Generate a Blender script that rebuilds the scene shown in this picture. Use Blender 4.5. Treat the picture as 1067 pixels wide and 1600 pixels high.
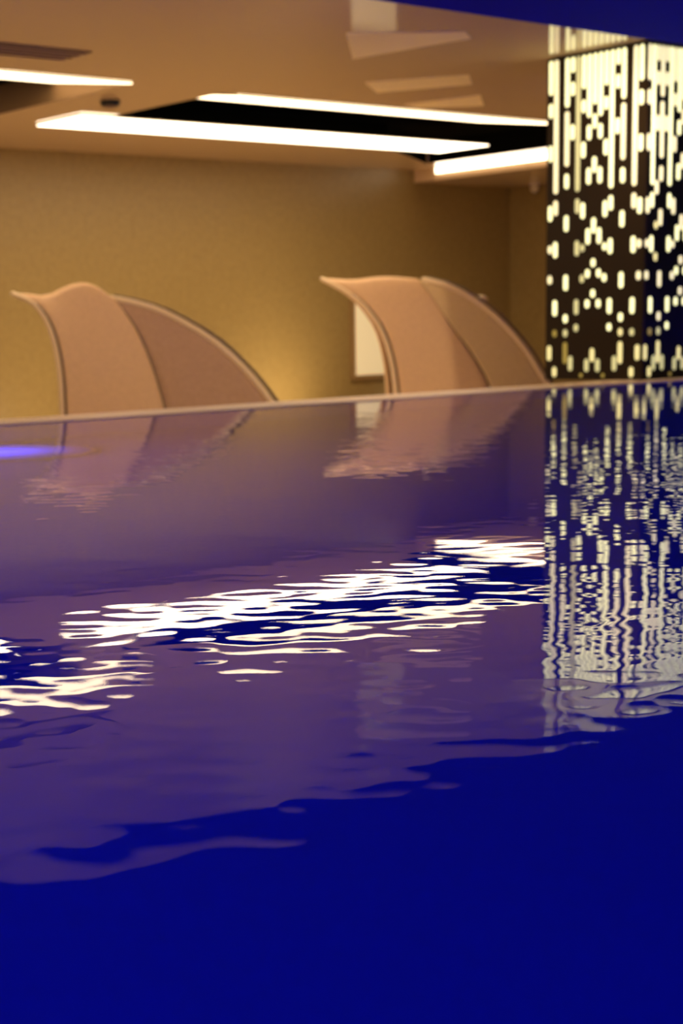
import bpy, bmesh, math, random
import numpy as np
from mathutils import Matrix, Vector

for o in list(bpy.data.objects):
    bpy.data.objects.remove(o, do_unlink=True)
scene = bpy.context.scene
COL = scene.collection

# ------------------------------------------------------------------ camera
cam_d = bpy.data.cameras.new('camera')
cam = bpy.data.objects.new('camera', cam_d)
COL.objects.link(cam)
scene.camera = cam
cam_d.sensor_fit = 'HORIZONTAL'
cam_d.sensor_width = 24.0
cam_d.lens = 56.404
cam_d.shift_x = 0.18153
cam_d.shift_y = 0.14624
cam_d.clip_start = 0.05
cam_d.clip_end = 100
rot = Matrix(((0.781807, 0.128478, -0.610140),
              (-0.622914, 0.117823, -0.773366),
              (-0.027473, 0.984688, 0.172146))).to_4x4()
cam.matrix_world = Matrix.Translation((0, 0, 0.5)) @ rot
cam_d.dof.use_dof = True
cam_d.dof.focus_distance = 3.05
cam_d.dof.aperture_fstop = 4.6

# ------------------------------------------------------------------ world, exposure
world = bpy.data.worlds.new('world')
scene.world = world
world.use_nodes = True
world.node_tree.nodes['Background'].inputs[0].default_value = (0.02, 0.02, 0.03, 1)
world.node_tree.nodes['Background'].inputs[1].default_value = 0.2
vs = scene.view_settings
vs.view_transform = 'Standard'
vs.look = 'None'
vs.exposure = 0.0
vs.gamma = 1.0
vs.use_curve_mapping = False
scene.cycles.max_bounces = 12
scene.cycles.transmission_bounces = 12
scene.cycles.sample_clamp_indirect = 4.0

STRIP = 7.0        # radiance of the ceiling light strips
POOL = 46.0         # radiance of the underwater lamps
SPOT = 172.0       # power of the added fill spotlights aimed at the deck
SLOT = 1.5         # radiance of the glowing column slots

# ------------------------------------------------------------------ materials
def mat(name, color, rough=0.6, spec=0.5, metal=0.0, emit=None, estr=0.0):
    m = bpy.data.materials.new(name)
    m.use_nodes = True
    p = m.node_tree.nodes['Principled BSDF']
    p.inputs['Base Color'].default_value = (*color, 1)
    p.inputs['Roughness'].default_value = rough
    p.inputs['Specular IOR Level'].default_value = spec
    p.inputs['Metallic'].default_value = metal
    if emit:
        p.inputs['Emission Color'].default_value = (*emit, 1)
        p.inputs['Emission Strength'].default_value = estr
    return m

def noisy(m, c1, c2, scale, detail=3, bump=0.0, bscale=None, stretch=(1, 1, 1)):
    nt = m.node_tree
    p = nt.nodes['Principled BSDF']
    tc = nt.nodes.new('ShaderNodeTexCoord')
    mp = nt.nodes.new('ShaderNodeMapping')
    mp.inputs['Scale'].default_value = stretch
    nt.links.new(tc.outputs['Object'], mp.inputs['Vector'])
    n = nt.nodes.new('ShaderNodeTexNoise')
    n.inputs['Scale'].default_value = scale
    n.inputs['Detail'].default_value = detail
    nt.links.new(mp.outputs[0], n.inputs['Vector'])
    r = nt.nodes.new('ShaderNodeValToRGB')
    r.color_ramp.elements[0].position = 0.3
    r.color_ramp.elements[1].position = 0.7
    r.color_ramp.elements[0].color = (*c1, 1)
    r.color_ramp.elements[1].color = (*c2, 1)
    nt.links.new(n.outputs['Fac'], r.inputs[0])
    nt.links.new(r.outputs[0], p.inputs['Base Color'])
    if bump:
        b = nt.nodes.new('ShaderNodeBump')
        b.inputs['Strength'].default_value = bump
        b.inputs['Distance'].default_value = 0.01
        n2 = nt.nodes.new('ShaderNodeTexNoise')
        n2.inputs['Scale'].default_value = bscale or scale * 8
        nt.links.new(mp.outputs[0], n2.inputs['Vector'])
        nt.links.new(n2.outputs['Fac'], b.inputs['Height'])
        nt.links.new(b.outputs[0], p.inputs['Normal'])
    return m

M = {}
M['ceiling'] = mat('lacquered_ceiling', (0.80, 0.60, 0.38), 0.07, 0.5)
M['ceiling_black'] = mat('coffer_black', (0.004, 0.004, 0.003), 0.9, 0.03)
M['coffer_side'] = mat('coffer_side', (0.22, 0.13, 0.06), 0.7, 0.2)
M['soffit'] = mat('soffit_pool_light', (0.009, 0.010, 0.42), 0.8, 0.02)  # blue light from the pool put into the soffit colour
M['wall'] = noisy(mat('woven_wall', (0.6, 0.4, 0.2), 0.36, 0.4), (0.285, 0.20, 0.074), (0.34, 0.245, 0.094), 14, 5, 0.15, 60)
M['wall_plain'] = mat('plain_wall', (0.45, 0.32, 0.18), 0.7, 0.3)
M['deck'] = noisy(mat('deck_stone', (0.6, 0.5, 0.4), 0.5), (0.70, 0.55, 0.40), (0.78, 0.62, 0.46), 3, 4)
M['coping'] = noisy(mat('coping_stone', (0.8, 0.6, 0.45), 0.35), (0.86, 0.62, 0.40), (0.92, 0.67, 0.44), 8, 3)
M['basin'] = mat('pool_tile', (0.03, 0.09, 0.62), 0.6, 0.3)
M['strip'] = mat('warm_diffuser', (0.9, 0.9, 0.85), 0.5, emit=(1.0, 0.80, 0.56), estr=STRIP * 0.85)
M['strip_slim'] = mat('slim_warm_diffuser', (0.9, 0.9, 0.85), 0.5, emit=(1.0, 0.76, 0.46), estr=STRIP * 0.65)
M['strip_frame'] = mat('strip_frame', (0.55, 0.45, 0.32), 0.5)
M['pool_lamp_weak'] = mat('blue_lamp_lens_weak', (0.3, 0.3, 0.9), 0.4, emit=(0.05, 0.06, 1.0), estr=POOL * 0.1)
_nt = M['pool_lamp_weak'].node_tree
_tc = _nt.nodes.new('ShaderNodeTexCoord')
_gr = _nt.nodes.new('ShaderNodeTexGradient')
_gr.gradient_type = 'QUADRATIC_SPHERE'
_mp = _nt.nodes.new('ShaderNodeMapping')
_mp.inputs['Scale'].default_value = (2.1, 2.1, 0.0)
_mu = _nt.nodes.new('ShaderNodeMath')
_mu.operation = 'MULTIPLY'
_mu.inputs[1].default_value = POOL * 0.14
_nt.links.new(_tc.outputs['Object'], _mp.inputs['Vector'])
_nt.links.new(_mp.outputs[0], _gr.inputs['Vector'])
_nt.links.new(_gr.outputs['Fac'], _mu.inputs[0])
_nt.links.new(_mu.outputs[0], _nt.nodes['Principled BSDF'].inputs['Emission Strength'])
M['pool_lamp'] = mat('blue_lamp_lens', (0.3, 0.3, 0.9), 0.4, emit=(0.022, 0.04, 1.0), estr=POOL)
M['lamp_ring'] = mat('lamp_ring', (0.6, 0.6, 0.65), 0.3, metal=1.0)
M['slot_b'] = mat('slot_bright', (0.8, 0.8, 0.7), 0.5, emit=(1.0, 0.97, 0.46), estr=SLOT)
M['slot_w'] = mat('slot_warm', (0.8, 0.8, 0.7), 0.5, emit=(1.0, 0.88, 0.46), estr=SLOT * 0.75)
M['slot_m'] = mat('slot_mid', (0.6, 0.6, 0.4), 0.5, emit=(0.85, 0.80, 0.34), estr=SLOT * 0.42)
M['slot_y'] = mat('slot_yellow', (0.6, 0.6, 0.3), 0.5, emit=(1.0, 0.85, 0.36), estr=SLOT * 0.6)
M['slot_d'] = mat('slot_dim', (0.4, 0.35, 0.1), 0.5, emit=(0.62, 0.46, 0.09), estr=SLOT * 0.22)
M['metal'] = mat('column_metal_lit', (0.022, 0.013, 0.006), 0.45, 0.3)  # left column face, its warm light put into the colour
M['metal2'] = mat('column_metal_shaded', (0.003, 0.003, 0.004), 0.5, 0.2)  # same column metal, the shade of the other faces in its colour
M['fabric'] = noisy(mat('tan_fabric', (0.7, 0.5, 0.3), 0.6, 0.3), (0.74, 0.48, 0.28), (0.80, 0.53, 0.31), 30, 3, 0.1, 200)
M['fabric_b'] = noisy(mat('brown_fabric', (0.5, 0.3, 0.2), 0.7, 0.3), (0.50, 0.31, 0.20), (0.56, 0.35, 0.23), 30, 3, 0.1, 200)
M['fabric_y'] = noisy(mat('sand_fabric', (0.7, 0.5, 0.3), 0.7, 0.3), (0.66, 0.47, 0.25), (0.72, 0.52, 0.28), 30, 3, 0.1, 200)
M['piping'] = mat('pale_piping', (0.85, 0.65, 0.42), 0.5)
M['seam'] = mat('dark_seam', (0.12, 0.075, 0.05), 0.6)
M['wicker'] = mat('dark_wicker', (0.14, 0.09, 0.06), 0.6)
M['cushion'] = mat('cream_cushion', (0.75, 0.62, 0.45), 0.8)
M['board'] = mat('lit_board', (0.85, 0.78, 0.6), 0.6, emit=(1.0, 0.80, 0.42), estr=0.32)
M['frame'] = mat('board_frame', (0.30, 0.19, 0.08), 0.5)
M['white'] = mat('white_plastic', (0.8, 0.72, 0.6), 0.4)
M['black'] = mat('black_plastic', (0.01, 0.009, 0.008), 0.5)
M['vent'] = mat('vent_dark', (0.16, 0.09, 0.06), 0.6)
M['vent_slat'] = mat('vent_slat', (0.36, 0.22, 0.15), 0.5)
M['panel'] = mat('pale_ceiling_patch', (1.0, 0.84, 0.50), 0.5, 0.25)  # flat pale shapes flush with the ceiling

w = bpy.data.materials.new('water')
w.use_nodes = True
nt = w.node_tree
nt.nodes.clear()
out = nt.nodes.new('ShaderNodeOutputMaterial')
gl = nt.nodes.new('ShaderNodeBsdfGlass')
gl.inputs['Color'].default_value = (1, 1, 1, 1)
gl.inputs['Roughness'].default_value = 0.0
gl.inputs['IOR'].default_value = 1.333
nt.links.new(gl.outputs[0], out.inputs['Surface'])
M['water'] = w

# ------------------------------------------------------------------ helpers
def link_mesh(name, me, m, parent=None, smooth=False):
    o = bpy.data.objects.new(name, me)
    COL.objects.link(o)
    if m is not None and not me.materials:
        me.materials.append(m)
    if parent:
        o.parent = parent
    if smooth:
        me.polygons.foreach_set('use_smooth', [True] * len(me.polygons))
    return o

def obj(name, bm, m, parent=None, smooth=False):
    bmesh.ops.recalc_face_normals(bm, faces=bm.faces)
    me = bpy.data.meshes.new(name)
    bm.to_mesh(me)
    bm.free()
    return link_mesh(name, me, m, parent, smooth)

def tag(o, label, cat, group=None, kind=None):
    o['label'] = label
    o['category'] = cat
    if group:
        o['group'] = group
    if kind:
        o['kind'] = kind
    return o

def struct(name, bm, m, label=None, smooth=False):
    o = obj(name, bm, m, None, smooth)
    o['kind'] = 'structure'
    if label:
        o['label'] = label
    return o

def thing(name, loc, rz=0.0):
    o = bpy.data.objects.new(name, None)
    COL.objects.link(o)
    o.location = loc
    o.rotation_euler = (0, 0, rz)
    o.empty_display_size = 0.1
    return o

def box(bm, x0, x1, y0, y1, z0, z1, bevel=0.0):
    vs_ = [bm.verts.new(p) for p in ((x0, y0, z0), (x1, y0, z0), (x1, y1, z0), (x0, y1, z0),
                                     (x0, y0, z1), (x1, y0, z1), (x1, y1, z1), (x0, y1, z1))]
    fs = [bm.faces.new([vs_[i] for i in f]) for f in
          ((0, 3, 2, 1), (4, 5, 6, 7), (0, 1, 5, 4), (1, 2, 6, 5), (2, 3, 7, 6), (3, 0, 4, 7))]
    if bevel:
        es = list({e for f in fs for e in f.edges})
        bmesh.ops.bevel(bm, geom=es, offset=bevel, segments=2, affect='EDGES', profile=0.5)

def boxbm(*a, **k):
    bm = bmesh.new()
    box(bm, *a, **k)
    return bm

def prism(bm, pts, z0, z1):
    a = [bm.verts.new((x, y, z0)) for x, y in pts]
    b = [bm.verts.new((x, y, z1)) for x, y in pts]
    n = len(pts)
    bm.faces.new(a[::-1])
    bm.faces.new(b)
    for i in range(n):
        bm.faces.new((a[i], a[(i + 1) % n], b[(i + 1) % n], b[i]))

def cyl(bm, c, axis, r0, r1, length, seg=24):
    axis = Vector(axis).normalized()
    q = axis.to_track_quat('Z', 'Y').to_matrix()
    rings = []
    for r, t in ((r0, 0), (r1, length)):
        rings.append([bm.verts.new(Vector(c) + axis * t + q @ Vector((r * math.cos(2 * math.pi * i / seg), r * math.sin(2 * math.pi * i / seg), 0))) for i in range(seg)])
    for i in range(seg):
        j = (i + 1) % seg
        bm.faces.new((rings[0][i], rings[0][j], rings[1][j], rings[1][i]))
    bm.faces.new(rings[0][::-1])
    bm.faces.new(rings[1])

def tube(bm, pts, r, seg=8):
    pts = [Vector(p) for p in pts]
    rings = []
    up = Vector((0.3, 1, 0.2)).normalized()
    for i, p in enumerate(pts):
        d = (pts[min(i + 1, len(pts) - 1)] - pts[max(i - 1, 0)]).normalized()
        s = d.cross(up)
        if s.length < 1e-4:
            s = d.cross(Vector((1, 0, 0)))
        s.normalize()
        t = s.cross(d).normalized()
        up = t
        rings.append([bm.verts.new(p + r * (math.cos(2 * math.pi * k / seg) * s + math.sin(2 * math.pi * k / seg) * t)) for k in range(seg)])
    for a, b in zip(rings, rings[1:]):
        for k in range(seg):
            bm.faces.new((a[k], a[(k + 1) % seg], b[(k + 1) % seg], b[k]))
    bm.faces.new(rings[0][::-1])
    bm.faces.new(rings[-1])

# ------------------------------------------------------------------ the room
H = 2.7          # lacquered ceiling above the water
YW = 16.85       # back wall
XR = 19.18       # right wall
DECK = -0.75     # sunken deck behind the pool
YE = 8.05        # far pool edge
YS = 7.36        # soffit edge
ZS = 2.45        # soffit height
XL, YN = -4.0, -4.0

bm = bmesh.new()
T = H + 0.4
# ceiling slab pieces around the two coffers
cf1 = (5.9, 8.76, 12.04, 14.85)
cf2 = (9.84, 16.6, 12.2, 14.85)
box(bm, XL, XR, YS, cf1[2], H, T)
box(bm, XL, cf1[0], cf1[2], YW, H, T)
box(bm, cf1[1], cf2[0], cf1[2], YW, H, T)
box(bm, cf1[0], cf1[1], cf1[3], YW, H, T)
box(bm, cf2[0], XR, cf1[2], cf2[2], H, T)
box(bm, cf2[1], XR, cf2[2], YW, H, T)
prism(bm, [(cf2[0], YW), (cf2[0], cf2[3]), (14.6, cf2[3]), (cf2[1], 16.1), (cf2[1], YW)], H, T)
struct('ceiling', bm, M['ceiling'], 'glossy tan ceiling with two coffers over the deck')
for i, c in enumerate((cf1, cf2)):
    y3 = 16.4 if i else c[3]
    bm = bmesh.new()
    e = 0.012
    box(bm, c[0], c[1], c[2], y3, H + 0.28, H + 0.30)
    box(bm, c[0], c[1], c[2], c[2] + e, H + 0.004, H + 0.28)
    box(bm, c[0], c[0] + e, c[2] + e, y3, H + 0.004, H + 0.28)
    if i:
        box(bm, c[0] + e, 14.6, c[3] - e, c[3] - 0.001, H + 0.004, H + 0.28)
        prism(bm, [(14.6, c[3] - e), (c[1] - e, 16.085), (c[1] - e, 16.095), (14.6, c[3] - 0.001)], H + 0.004, H + 0.28)
    else:
        box(bm, c[0] + e, c[1] - e, c[3] - e, c[3] - 0.001, H + 0.004, H + 0.28)
    cof = struct('ceiling_coffer', bm, M['ceiling_black'], 'black ceiling coffer beside the light strips' if i else 'dark ceiling coffer at the left edge')
    bm = boxbm(c[1] - e, c[1], c[2] + e, 14.84 if i == 0 else 16.05, H + 0.004, H + 0.28)
    side = obj('coffer_side', bm, M['ceiling_black'] if i else M['coffer_side'], cof)

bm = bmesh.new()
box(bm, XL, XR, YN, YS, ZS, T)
struct('ceiling_soffit', bm, M['soffit'], 'low soffit above the pool with blue pool light in its colour')

struct('wall_back', boxbm(XL, XR + 0.2, YW, YW + 0.2, DECK - 0.2, T), M['wall'], 'tan woven back wall behind the canopy loungers')
struct('wall_right', boxbm(XR, XR + 0.2, YN, YW, DECK - 0.2, T), M['wall'], 'tan wall on the right side')
struct('wall_left', boxbm(XL - 0.2, XL, YN, YW, DECK - 0.2, T), M['wall_plain'], 'plain wall on the left side')
struct('wall_near', boxbm(XL, XR, YN - 0.2, YN, DECK - 0.2, T), M['wall_plain'], 'plain wall behind the camera')
struct('floor', boxbm(XL, XR, YE + 0.52, YW, DECK - 0.2, DECK), M['deck'], 'sunken stone deck behind the pool')
# bulkhead on the right with its light along the edge
struct('trim_1', boxbm(17.12, XR, 9.6, YW, H - 0.17, H + 0.02), M['ceiling'], 'lowered ceiling bulkhead beside the right wall')

# pool basin, coping, near deck
PX0, PX1, PY0, PD = -1.0, 14.0, -1.6, -1.4
bm = bmesh.new()
box(bm, PX0 - 0.3, PX1 + 0.3, PY0 - 0.3, YE + 0.5, PD - 0.2, PD)
box(bm, PX0 - 0.3, PX0, PY0, YE, PD, -0.004)
box(bm, PX1, PX1 + 0.3, PY0, YE, PD, -0.004)
box(bm, PX0 - 0.3, PX1 + 0.3, PY0 - 0.3, PY0, PD, -0.004)
box(bm, PX0 - 0.3, PX1 + 0.3, YE, YE + 0.5, PD, -0.004)
struct('pool_basin', bm, M['basin'], 'blue tiled pool basin under the water')
bm = bmesh.new()
box(bm, PX0 - 0.3, PX1 + 0.3, YE - 0.03, YE + 0.52, -0.003, 0.006, bevel=0.004)
box(bm, PX0, PX1, YE - 0.03, YE - 0.001, -0.06, -0.003)
struct('pool_coping', bm, M['coping'], 'narrow peach stone coping along the far pool edge')
bm = bmesh.new()
box(bm, XL, PX0, YN, YE + 0.5, -0.2, 0.014)
box(bm, PX1, XR, YN, YE + 0.5, -0.2, 0.014)
box(bm, PX0, PX1, YN, PY0, -0.2, 0.014)
struct('floor_pool_side', bm, M['deck'], 'stone floor around the near side of the pool')

# ------------------------------------------------------------------ water surface (real ripples)
rng = np.random.default_rng(7)
def axis_steps(lo, f0, f1, hi, fine, coarse):
    parts = [np.arange(lo, f0, coarse), np.arange(f0, f1, fine), np.arange(f1, hi, coarse), np.array([hi])]
    return np.concatenate(parts)
xs = axis_steps(PX0, 0.2, 12.3, PX1, 0.0105, 0.08)
ys = axis_steps(PY0, 0.2, 8.0, YE - 0.029, 0.0105, 0.08)
ys = np.concatenate([ys[ys < 8.0], np.array([8.0, 8.01, YE - 0.029])])
gx, gy = np.meshgrid(xs, ys)
z = np.zeros_like(gx)
def waves(n, lo, hi, slope, spread, base):
    out_ = np.zeros_like(gx)
    for i in range(n):
        lam = lo * (hi / lo) ** rng.random()
        th = base + rng.normal() * spread
        k = 2 * math.pi / lam
        amp = slope / k * math.sqrt(2.0 / n)
        out_ += amp * np.sin(k * (gx * math.cos(th) + gy * math.sin(th)) + rng.random() * 6.283)
    return out_
view = math.atan2(0.782, 0.623)
patch = np.zeros_like(gx)
for i in range(10):
    lam = rng.uniform(2.0, 5.0)
    th = rng.uniform(0, 6.283)
    patch += np.sin(2 * math.pi / lam * (gx * math.cos(th) + gy * math.sin(th)) + rng.uniform(0, 6.283))
patch = np.clip(1.0 + 0.22 * patch, 0.45, 1.6)
far = np.hypot(gx, gy)
z += waves(52, 0.045, 0.105, 0.0045, 0.55, view) * patch
z += waves(20, 0.12, 0.30, 0.0019, 0.7, view + 0.2) * patch
z += waves(12, 0.4, 1.2, 0.0012, 0.9, view - 0.3)
z *= np.clip((YE - gy) / 0.4, 0.15, 1)
nx, ny = len(xs), len(ys)
co = np.stack([gx, gy, z], -1).reshape(-1, 3).astype(np.float32)
i0 = (np.arange(ny - 1)[:, None] * nx + np.arange(nx - 1)[None, :]).ravel()
quads = np.stack([i0, i0 + 1, i0 + 1 + nx, i0 + nx], 1).astype(np.int32)
me = bpy.data.meshes.new('pool_water')
me.vertices.add(len(co))
me.vertices.foreach_set('co', co.ravel())
me.loops.add(quads.size)
me.loops.foreach_set('vertex_index', quads.ravel())
me.polygons.add(len(quads))
me.polygons.foreach_set('loop_start', np.arange(0, quads.size, 4, dtype=np.int32))
me.polygons.foreach_set('loop_total', np.full(len(quads), 4, dtype=np.int32))
me.polygons.foreach_set('use_smooth', np.ones(len(quads), dtype=bool))
me.update(calc_edges=True)
water = link_mesh('pool_water', me, M['water'])
tag(water, 'deep blue rippled pool water mirroring the lights and loungers', 'water', kind='stuff')

# ------------------------------------------------------------------ underwater lamps
def pool_lamp(c, axis, label, r=0.15, m='pool_lamp'):
    t = thing('pool_lamp', c)
    bm = bmesh.new()
    cyl(bm, (0, 0, 0), axis, r + 0.03, r + 0.02, 0.03, 28)
    obj('lamp_ring', bm, M['lamp_ring'], t)
    bm = bmesh.new()
    cyl(bm, Vector(axis) * 0.031, axis, r, r * 0.8, 0.012, 28)
    obj('lens', bm, M[m], t)
    tag(t, label, 'pool light', 'underwater pool lights')
pool_lamp((4.45, 7.5, PD), (0, 0, 1), 'round underwater light glowing violet blue at the left edge', 0.5, 'pool_lamp_weak')
pool_lamp((4.25, YE, -1.1), (0, -1, 0), 'added underwater light in the far pool wall just past the left edge', 0.15)  # this and the lamps below: unseen, added to deepen the blue
pool_lamp((2.9, YE, -0.8), (0, -1, 0), 'added underwater light in the far pool wall well past the left edge', 0.25)
pool_lamp((1.4, YE, -0.8), (0, -1, 0), 'added underwater light in the far pool wall at its left end', 0.25)
pool_lamp((12.5, YE, -0.8), (0, -1, 0), 'added underwater light in the far pool wall past the lit column', 0.22)
pool_lamp((13.4, YE, -0.8), (0, -1, 0), 'added underwater light in the far pool wall at its right end', 0.22)
for wall, spots in (('left', ((PX0, 0.4), (PX0, 3.2), (PX0, 6.2))), ('near', ((1.2, PY0), (4.4, PY0), (7.6, PY0), (10.8, PY0))),
                    ('right', ((PX1, 0.6), (PX1, 3.6), (PX1, 6.6)))):
    for (x, y), which in zip(spots, ('first', 'second', 'third', 'fourth')):
        a = {'left': (1, 0, 0), 'near': (0, 1, 0), 'right': (-1, 0, 0)}[wall]
        pool_lamp((x, y, -0.7), a, which + ' added blue underwater light in the ' + wall + ' pool wall, outside the picture', 0.15)

# ------------------------------------------------------------------ glowing perforated column
CX, CY, CW = 11.09, 8.31, 1.02
col = thing('lit_column', (CX, CY, 0.006))
tag(col, 'dark square column with glowing capsule slots at the pool edge', 'column')
zb = 0.0
bm = boxbm(0.03, CW - 0.03, 0.03, CW - 0.03, zb, H - 0.010)
obj('core', bm, M['metal2'], col)
for nm, b, mm in (('panel', (0, 0.028, 0.0, CW, zb, H - 0.018), 'metal'), ('panel', (0.03, CW, 0, 0.028, zb, H - 0.018), 'metal2'),
                  ('panel', (CW - 0.028, CW, 0.03, CW, zb, H - 0.018), 'metal2'), ('panel', (0.03, CW - 0.03, CW - 0.028, CW, zb, H - 0.018), 'metal2')):
    obj(nm, boxbm(*b), M[mm], col)
S = {0: [(2.393, 2.672, 'b'), (2.206, 2.323, 'b'), (1.845, 1.978, 'b'), (1.351, 1.48, 'b'), (1.079, 1.146, 'w'), (0.822, 0.892, 'w'), (0.169, 0.296, 'y')],
     1: [(1.577, 2.672, 'w'), (1.396, 1.519, 'w'), (1.042, 1.175, 'b'), (0.55, 0.683, 'b'), (0.37, 0.43, 'd'), (0.03, 0.114, 'y')],
     3: [(2.275, 2.672, 'b'), (1.793, 2.241, 'w'), (1.609, 1.731, 'b'), (1.256, 1.388, 'b'), (0.762, 0.893, 'b'), (0.489, 0.559, 'b'), (0.371, 0.433, 'm'), (0.141, 0.324, 'd')],
     4: [(2.549, 2.672, 'b'), (2.363, 2.472, 'b'), (2.005, 2.129, 'b'), (0.081, 0.206, 'm')],
     5: [(1.577, 2.672, 'm'), (1.398, 1.518, 'm'), (1.046, 1.173, 'm'), (0.556, 0.683, 'm'), (0.414, 0.476, 'm')],
     6: [(2.403, 2.672, 'b'), (2.211, 2.314, 'b'), (1.847, 1.975, 'b'), (1.35, 1.481, 'b'), (1.079, 1.139, 'm'), (0.821, 0.887, 'm'), (0.025, 0.06, 'd')],
     7: [(2.167, 2.672, 'b'), (1.985, 2.106, 'b'), (1.627, 1.76, 'b'), (1.136, 1.266, 'b'), (0.86, 0.929, 'b'), (0.608, 0.678, 'b'), (0.074, 0.182, 'm')],
     8: [(2.266, 2.672, 'b'), (2.073, 2.189, 'b'), (1.718, 1.846, 'b'), (1.224, 1.351, 'b'), (0.948, 1.016, 'b'), (0.695, 0.761, 'b'), (0.157, 0.271, 'y')]}
S[2] = [s for s in S[4]] + [(1.503, 1.616, 'w'), (1.228, 1.291, 'y'), (0.971, 1.04, 'y')]
slot_cache = {}
def capsule_mesh(hgt, r, face, key):
    k = (round(hgt, 3), face, key)
    if k in slot_cache:
        return slot_cache[k]
    bm = bmesh.new()
    prof = []
    hh = max(hgt / 2 - r, 0.0)
    for i in range(9):
        a = math.pi * i / 8
        prof.append((r * math.cos(a), hh + r * math.sin(a)))
    for i in range(9):
        a = math.pi + math.pi * i / 8
        prof.append((r * math.cos(a), -hh + r * math.sin(a)))
    f0, f1 = [], []
    for u, v in prof:
        if face == 'left':
            f0.append(bm.verts.new((0.004, u, v)))
            f1.append(bm.verts.new((-0.003, u, v)))
        else:
            f0.append(bm.verts.new((u, 0.004, v)))
            f1.append(bm.verts.new((u, -0.003, v)))
    n = len(prof)
    bm.faces.new(f1)
    for i in range(n):
        bm.faces.new((f0[i], f0[(i + 1) % n], f1[(i + 1) % n], f1[i]))
    bmesh.ops.recalc_face_normals(bm, faces=bm.faces)
    me_ = bpy.data.meshes.new('light_slot')
    bm.to_mesh(me_)
    bm.free()
    me_.materials.append(M['slot_' + key])
    slot_cache[k] = me_
    return me_
R_SLOT = 0.0215
def add_slot(face, u, s, key):
    z0, z1 = s[0], s[1]
    me_ = capsule_mesh(z1 - z0, min(R_SLOT, (z1 - z0) / 2), face, key)
    o = link_mesh('light_slot', me_, None, col)
    zc = (z0 + z1) / 2 - 0.006
    o.location = (0, u, zc) if face == 'left' else (u, 0, zc)
up = {'m': 'b', 'd': 'm'}
for k in range(17):
    kk = k if k <= 8 else 16 - k
    if kk != 2:
        for s in S[kk]:
            key = s[2]
            if k > 8 and s[0] > 0.1:
                key = up.get(key, key)
                if k == 13 and s[0] < 0.4:
                    key = 'y'
            add_slot('left', 8.823 + (8 - k) * 0.0581 - CY, s, key)
    for s in S[kk]:
        key = {'m': 'w', 'b': 'w'}.get(s[2], s[2]) if s[0] > 0.4 else s[2]
        if kk in (7, 1, 5) and s[2] != 'd' and s[0] > 0.4:
            key = 'b'
        if kk == 3 and s[0] < 0.3:
            key = 'y'
        u = 11.128 + 0.0572 * k - CX
        if u < CW - 0.03:
            add_slot('right', u, s, key)

# ------------------------------------------------------------------ ceiling light strips
def strip(x0, x1, y0, y1, label, seams=(), z=H - 0.001, m='strip', tilt=0.0):
    t = thing('light_strip', ((x0 + x1) / 2, (y0 + y1) / 2, z))
    ox, oy = t.location.x, t.location.y
    obj('housing', boxbm(x0 - ox + 0.01, x1 - ox - 0.01, y0 - oy + 0.01, y1 - oy - 0.01, -0.012, 0.0), M['strip_frame'], t)
    t.rotation_euler.x = math.radians(tilt)
    cuts = [x0] + list(seams) + [x1]
    for a, b in zip(cuts, cuts[1:]):
        obj('diffuser', boxbm(a - ox + 0.012, b - ox - 0.012, y0 - oy, y1 - oy, -0.022, -0.0125), M[m], t)
    tag(t, label, 'ceiling light', 'warm light strips on the ceiling')
    return t
strip(9.46, 15.55, 14.0, 14.84, 'broad bright warm light strip between black coffer and back wall', (12.75,))
strip(10.06, 14.85, 12.225, 13.525, 'slim warm light strip along the near edge of the black coffer', (13.0,), m='strip_slim', tilt=7.9, z=H + 0.098)
strip(6.0, 8.74, 12.065, 13.365, 'slim warm light strip running out of the left edge of the picture', m='strip_slim', tilt=7.9, z=H + 0.098)
strip(6.6, 8.45, 14.0, 14.84, 'broad warm light strip past the left edge, seen mirrored in the water')
# the strip set into the side of the bulkhead
t = thing('light_strip', (17.119, 13.2, H - 0.042))
obj('housing', boxbm(-0.012, 0.0, -3.19, 3.19, -0.03, 0.03), M['strip_frame'], t)
for y0, y1 in ((-3.2, 1.0), (1.03, 3.2)):
    obj('diffuser', boxbm(-0.03, -0.0125, y0, y1, -0.038, 0.038), M['strip'], t)
tag(t, 'warm light strip running along the bulkhead towards the column', 'ceiling light', 'warm light strips on the ceiling')

# ------------------------------------------------------------------ added fill spotlights, unseen behind the soffit, brightening loungers and deck
def fill_spotlight(x, target, label, power):
    t = thing('fill_spotlight', (x, YS, 2.655))
    tag(t, label, 'fill_spotlight', 'added fill lamps behind the soffit edge')
    d = (Vector(target) - Vector((x, YS + 0.12, 2.52))).normalized()
    obj('bracket', boxbm(-0.03, 0.03, 0.0, 0.10, -0.01, 0.03), M['black'], t)
    bm = bmesh.new()
    cyl(bm, Vector((0, 0.10, -0.04)) - d * 0.03, d, 0.045, 0.05, 0.12, 20)
    obj('lamp_head', bm, M['black'], t)
    ld = bpy.data.lights.new('fill_spot_beam', 'SPOT')
    ld.energy = power
    ld.color = (1.0, 0.74, 0.44)
    ld.spot_size = math.radians(100)
    ld.spot_blend = 0.9
    ld.shadow_soft_size = 0.05
    lo = bpy.data.objects.new('fill_spot_beam', ld)
    COL.objects.link(lo)
    lo.parent = t
    lo.location = Vector((0, 0.10, -0.04)) + d * 0.11
    lo.rotation_euler = d.to_track_quat('-Z', 'Y').to_euler()
for x, lab in ((4.6, 'added black spot lamp behind the soffit edge, aimed at the left lounger'),
               (7.4, 'added black spot lamp behind the soffit edge, aimed between the two loungers'),
               (10.2, 'added black spot lamp behind the soffit edge, aimed at the right lounger')):
    fill_spotlight(x, (x + 1.6, 10.9, -0.2), lab, SPOT)

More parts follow.
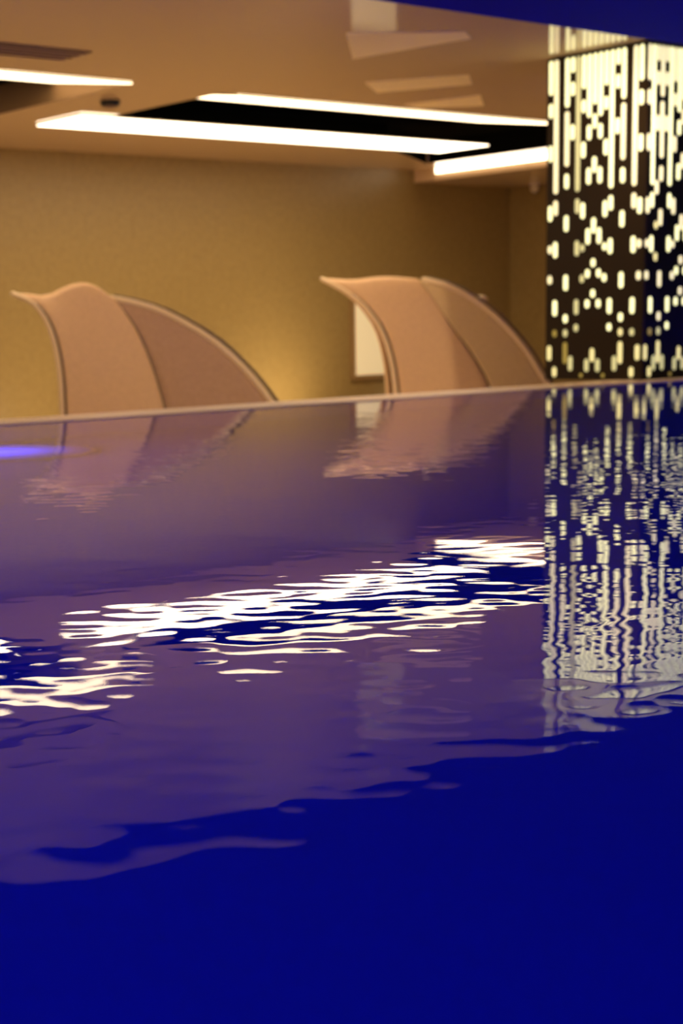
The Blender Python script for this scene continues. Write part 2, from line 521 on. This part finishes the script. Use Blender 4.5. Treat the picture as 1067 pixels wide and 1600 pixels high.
# added uplights, unseen behind the coping, brightening the lower back wall
def fill_uplight(x, label, power):
    t = thing('fill_deck_uplight', (x, 15.7, DECK))
    tag(t, label, 'fill_uplight', 'added fill lamps washing the back wall')
    obj('foot', boxbm(-0.09, 0.09, -0.06, 0.06, 0.0, 0.03), M['black'], t)
    bm = bmesh.new()
    cyl(bm, (0, -0.02, 0.034), (0, 0.5, 0.866), 0.05, 0.06, 0.1, 20)
    obj('lamp_head', bm, M['black'], t)
    ld = bpy.data.lights.new('fill_uplight_beam', 'SPOT')
    ld.energy = power
    ld.color = (1.0, 0.76, 0.44)
    ld.spot_size = math.radians(115)
    ld.spot_blend = 1.0
    ld.shadow_soft_size = 0.05
    lo = bpy.data.objects.new('fill_uplight_beam', ld)
    COL.objects.link(lo)
    lo.parent = t
    lo.location = (0, 0.05, 0.16)
    lo.rotation_euler = Vector((0, 0.93, 0.36)).to_track_quat('-Z', 'Y').to_euler()
fill_uplight(14.4, 'added low deck lamp washing the wall between the two loungers', 66.0)
fill_uplight(17.6, 'added low deck lamp washing the wall behind the right lounger', 12.0)
fill_uplight(10.4, 'added low deck lamp washing the wall behind the left lounger', 18.0)

# ------------------------------------------------------------------ canopy loungers
def catmull(P, n):
    P = [np.array(p, float) for p in P]
    P = [2 * P[0] - P[1]] + P + [2 * P[-1] - P[-2]]
    res = []
    m_ = len(P) - 3
    for i in range(n):
        t = i / (n - 1) * m_
        k = min(int(t), m_ - 1)
        u = t - k
        a, b, c, d = P[k:k + 4]
        res.append(0.5 * ((2 * b) + (c - a) * u + (2 * a - 5 * b + 4 * c - d) * u * u + (3 * b - a - 3 * c + d) * u ** 3))
    return res

def full_hoop(P, wdt, n=19):
    near = catmull(P, n)
    farh = [np.array((p[0], wdt - p[1], p[2])) for p in near[:-1]][::-1]
    return near + farh

def sheet(rows, m, name, parent, thick):
    bm = bmesh.new()
    g = [[bm.verts.new(tuple(p)) for p in r] for r in rows]
    for a, b in zip(g, g[1:]):
        for i in range(len(a) - 1):
            bm.faces.new((a[i], a[i + 1], b[i + 1], b[i]))
    o = obj(name, bm, m, parent, True)
    md = o.modifiers.new('thickness', 'SOLIDIFY')
    md.thickness = thick
    md.offset = 0
    return o

def lounger(loc, hoops, band2, label, knob=None, dips=1.0):
    wdt = 0.9
    rz = math.atan2(-0.62314, 0.78211)
    t = thing('canopy_lounger', (loc[0], loc[1], DECK), rz)
    tag(t, label, 'lounger', 'canopy loungers behind the pool')
    hs = {}
    for k, P in hoops.items():
        hs[k] = full_hoop([(a, b, zz - DECK) for a, b, zz in P], wdt)
    n = len(hs['h0'])
    rows = []
    for v in np.linspace(0, 1, 13):
        l0, l1, l2 = 2 * (v - .5) * (v - 1), -4 * v * (v - 1), 2 * v * (v - .5)
        dip = -0.07 * math.exp(-((v - 0.2) / 0.13) ** 2) + 0.02 * math.exp(-((v - 0.55) / 0.15) ** 2)
        rows.append([l0 * hs['h0'][i] + l1 * hs['h1'][i] + l2 * hs['h2'][i]
                     + np.array((0, 0, dip * dips * math.sin(math.pi * i / (n - 1)) ** 6)) for i in range(n)])
    sheet(rows, M['fabric'], 'canopy_front', t, 0.025)
    rows = []
    for v in np.linspace(0, 1, 9):
        rows.append([(1 - v) * (hs['h2'][i] + np.array((0.0, 0.0, -0.02))) + v * hs['h3'][i] for i in range(n)])
    sheet(rows, band2, 'canopy_rear', t, 0.02)
    for key, r, m in (('h0', 0.022, M['piping']), ('h2', 0.013, M['seam']), ('h3', 0.03, M['piping'])):
        bm = bmesh.new()
        tube(bm, hs[key], r, 10)
        obj({'h0': 'front_hoop', 'h2': 'seam', 'h3': 'rear_hoop'}[key], bm, m, t, True)
    off = [p + np.array((0.045, 0.0, 0.02)) for p in hs['h3']]
    bm = bmesh.new()
    tube(bm, off, 0.014, 8)
    obj('rear_piping', bm, M['seam'], t, True)
    off = [p + np.array((0.036, -0.012, -0.012)) for p in hs['h0']]
    bm = bmesh.new()
    tube(bm, off, 0.011, 8)
    obj('front_piping', bm, M['seam'], t, True)
    # tub, mattress, cushion
    cx = (hs['h0'][0][0] + hs['h3'][0][0]) / 2
    rx = (hs['h3'][0][0] - hs['h0'][0][0]) / 2 + 0.03
    def oval(z0, z1, k0, k1, nm, m, seg=40):
        bm = bmesh.new()
        r0 = []
        for zz, k in ((z0, k0), ((z0 + z1) / 2, max(k0, k1) * 1.01), (z1, k1)):
            r0.append([bm.verts.new((cx + rx * k * math.copysign(abs(math.cos(a)) ** .6, math.cos(a)),
                                     wdt / 2 + 0.47 * k * math.copysign(abs(math.sin(a)) ** .6, math.sin(a)), zz))
                       for a in [2 * math.pi * i / seg for i in range(seg)]])
        for a, b in zip(r0, r0[1:]):
            for i in range(seg):
                bm.faces.new((a[i], a[(i + 1) % seg], b[(i + 1) % seg], b[i]))
        bm.faces.new(r0[0][::-1])
        bm.faces.new(r0[-1])
        return obj(nm, bm, m, t, True)
    oval(0.0, 0.30, 0.86, 0.97, 'base', M['wicker'])
    oval(0.30, 0.44, 0.93, 0.90, 'mattress', M['cushion'])
    if knob:
        bm = bmesh.new()
        bmesh.ops.create_icosphere(bm, subdivisions=2, radius=0.06, matrix=Matrix.Translation((knob[0], knob[1], knob[2] - DECK)) @ Matrix.Diagonal((1.5, 1, 0.7, 1)))
        obj('canopy_knob', bm, M['piping'], t, True)
    return t

lounger((8.172, 11.07), {
    'h0': [(-0.835, 0.0, -0.665), (-0.837, 0.028, -0.393), (-0.842, 0.079, -0.151), (-0.853, 0.16, 0.146), (-0.893, 0.247, 0.417), (-0.969, 0.324, 0.637), (-1.091, 0.389, 0.788), (-1.26, 0.45, 0.87)],
    'h1': [(-0.391, 0.0, -0.677), (-0.388, 0.029, -0.406), (-0.398, 0.088, -0.136), (-0.424, 0.183, 0.188), (-0.474, 0.284, 0.487), (-0.538, 0.363, 0.707), (-0.603, 0.416, 0.845), (-0.674, 0.45, 0.919)],
    'h2': [(0.08, 0.0, -0.69), (0.066, 0.029, -0.418), (0.035, 0.088, -0.148), (-0.051, 0.185, 0.178), (-0.166, 0.291, 0.479), (-0.285, 0.369, 0.673), (-0.372, 0.413, 0.768), (-0.467, 0.45, 0.826)],
    'h3': [(1.297, 0.0, -0.723), (1.15, 0.02, -0.447), (0.956, 0.073, -0.118), (0.745, 0.138, 0.157), (0.451, 0.226, 0.435), (0.071, 0.33, 0.662), (-0.178, 0.393, 0.752), (-0.418, 0.45, 0.808)]},
    M['fabric_b'], 'hooded lounger with tan front panel and brown rear panel, nearer the left edge')
lounger((11.836, 11.283), {
    'h0': [(-0.446, 0.0, -0.707), (-0.449, 0.02, -0.451), (-0.454, 0.068, -0.153), (-0.494, 0.144, 0.184), (-0.58, 0.223, 0.472), (-0.731, 0.301, 0.699), (-0.917, 0.373, 0.864), (-1.15, 0.45, 0.994)],
    'h1': [(0.095, 0.0, -0.722), (0.079, 0.021, -0.466), (0.056, 0.076, -0.148), (0.003, 0.153, 0.17), (-0.082, 0.236, 0.458), (-0.199, 0.321, 0.716), (-0.332, 0.388, 0.893), (-0.519, 0.45, 0.983)],
    'h2': [(0.565, 0.0, -0.735), (0.537, 0.031, -0.415), (0.482, 0.088, -0.116), (0.328, 0.175, 0.192), (0.154, 0.262, 0.439), (0.047, 0.324, 0.614), (-0.06, 0.387, 0.79), (-0.181, 0.45, 0.961)],
    'h3': [(1.383, 0.0, -0.757), (1.225, 0.032, -0.37), (1.028, 0.09, -0.048), (0.859, 0.156, 0.242), (0.616, 0.242, 0.534), (0.37, 0.32, 0.745), (0.122, 0.39, 0.887), (-0.116, 0.45, 0.959)]},
    M['fabric_y'], 'hooded lounger with tan and sand panels standing beside the lit column', knob=(0.44, 0.40, 0.745), dips=0.35)

# ------------------------------------------------------------------ small things
t = thing('wall_light_box', (16.6, YW, -0.2))
tag(t, 'pale lit rectangular panel on the back wall behind the right lounger', 'light panel')
obj('frame', boxbm(-0.80, 0.12, -0.07, 0.0, -0.03, 1.10), M['frame'], t)
obj('lit_face', boxbm(-0.74, 0.10, -0.085, -0.0705, 0.03, 1.06), M['board'], t)

t = thing('security_camera', (19.1, 16.7, H - 0.17))
tag(t, 'small pale dome camera under the bulkhead by the wall corner', 'camera')
bm = bmesh.new()
cyl(bm, (0, 0, 0), (0, 0, -1), 0.075, 0.07, 0.04, 20)
obj('mount', bm, M['white'], t)
bm = bmesh.new()
bmesh.ops.create_uvsphere(bm, u_segments=16, v_segments=10, radius=0.065, matrix=Matrix.Translation((0, 0, -0.06)))
obj('dome', bm, M['white'], t, True)
t.location.y = 16.3

t = thing('ceiling_speaker', (9.2, 13.1, H))
tag(t, 'small black round fitting on the ceiling between the coffers', 'ceiling speaker')
bm = bmesh.new()
cyl(bm, (0, 0, 0), (0, 0, -1), 0.10, 0.085, 0.05, 20)
obj('housing', bm, M['black'], t)
bm = bmesh.new()
cyl(bm, (0, 0, -0.051), (0, 0, -1), 0.07, 0.05, 0.012, 20)
obj('grille', bm, M['vent'], t)

t = thing('air_vent', (6.9, 11.15, H))
tag(t, 'brown slatted air vent in the ceiling at the upper left', 'vent')
obj('backing', boxbm(-1.0, 0.62, -0.22, 0.22, -0.008, 0.0), M['vent'], t)
me_ = None
for i in range(4):
    y = -0.165 + i * 0.11
    if me_ is None:
        o = obj('slat', boxbm(-0.98, 0.6, -0.018, 0.018, -0.018, -0.0085), M['vent_slat'], t)
        me_ = o.data
    else:
        o = link_mesh('slat', me_, None, t)
    o.location = (0, y, 0)

for pts, lab in (([(8.75, 9.32), (9.50, 8.80), (9.76, 8.98), (9.60, 10.15)], 'largest pale patch in the glossy ceiling, nearest the blue soffit'),
                 ([(10.6, 11.05), (11.15, 10.28), (11.58, 10.64), (11.15, 11.46)], 'middle one of the three pale patches in the glossy ceiling'),
                 ([(12.0, 11.95), (12.2, 11.1), (12.8, 11.6), (12.3, 12.05)], 'pale ceiling patch closest to the slim light strip')):
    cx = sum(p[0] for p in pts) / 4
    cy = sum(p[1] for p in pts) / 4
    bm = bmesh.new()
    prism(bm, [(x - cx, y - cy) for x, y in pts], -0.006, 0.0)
    o = obj('ceiling_patch', bm, M['panel'])
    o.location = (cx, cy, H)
    tag(o, lab, 'ceiling panel', 'pale patches in the ceiling')
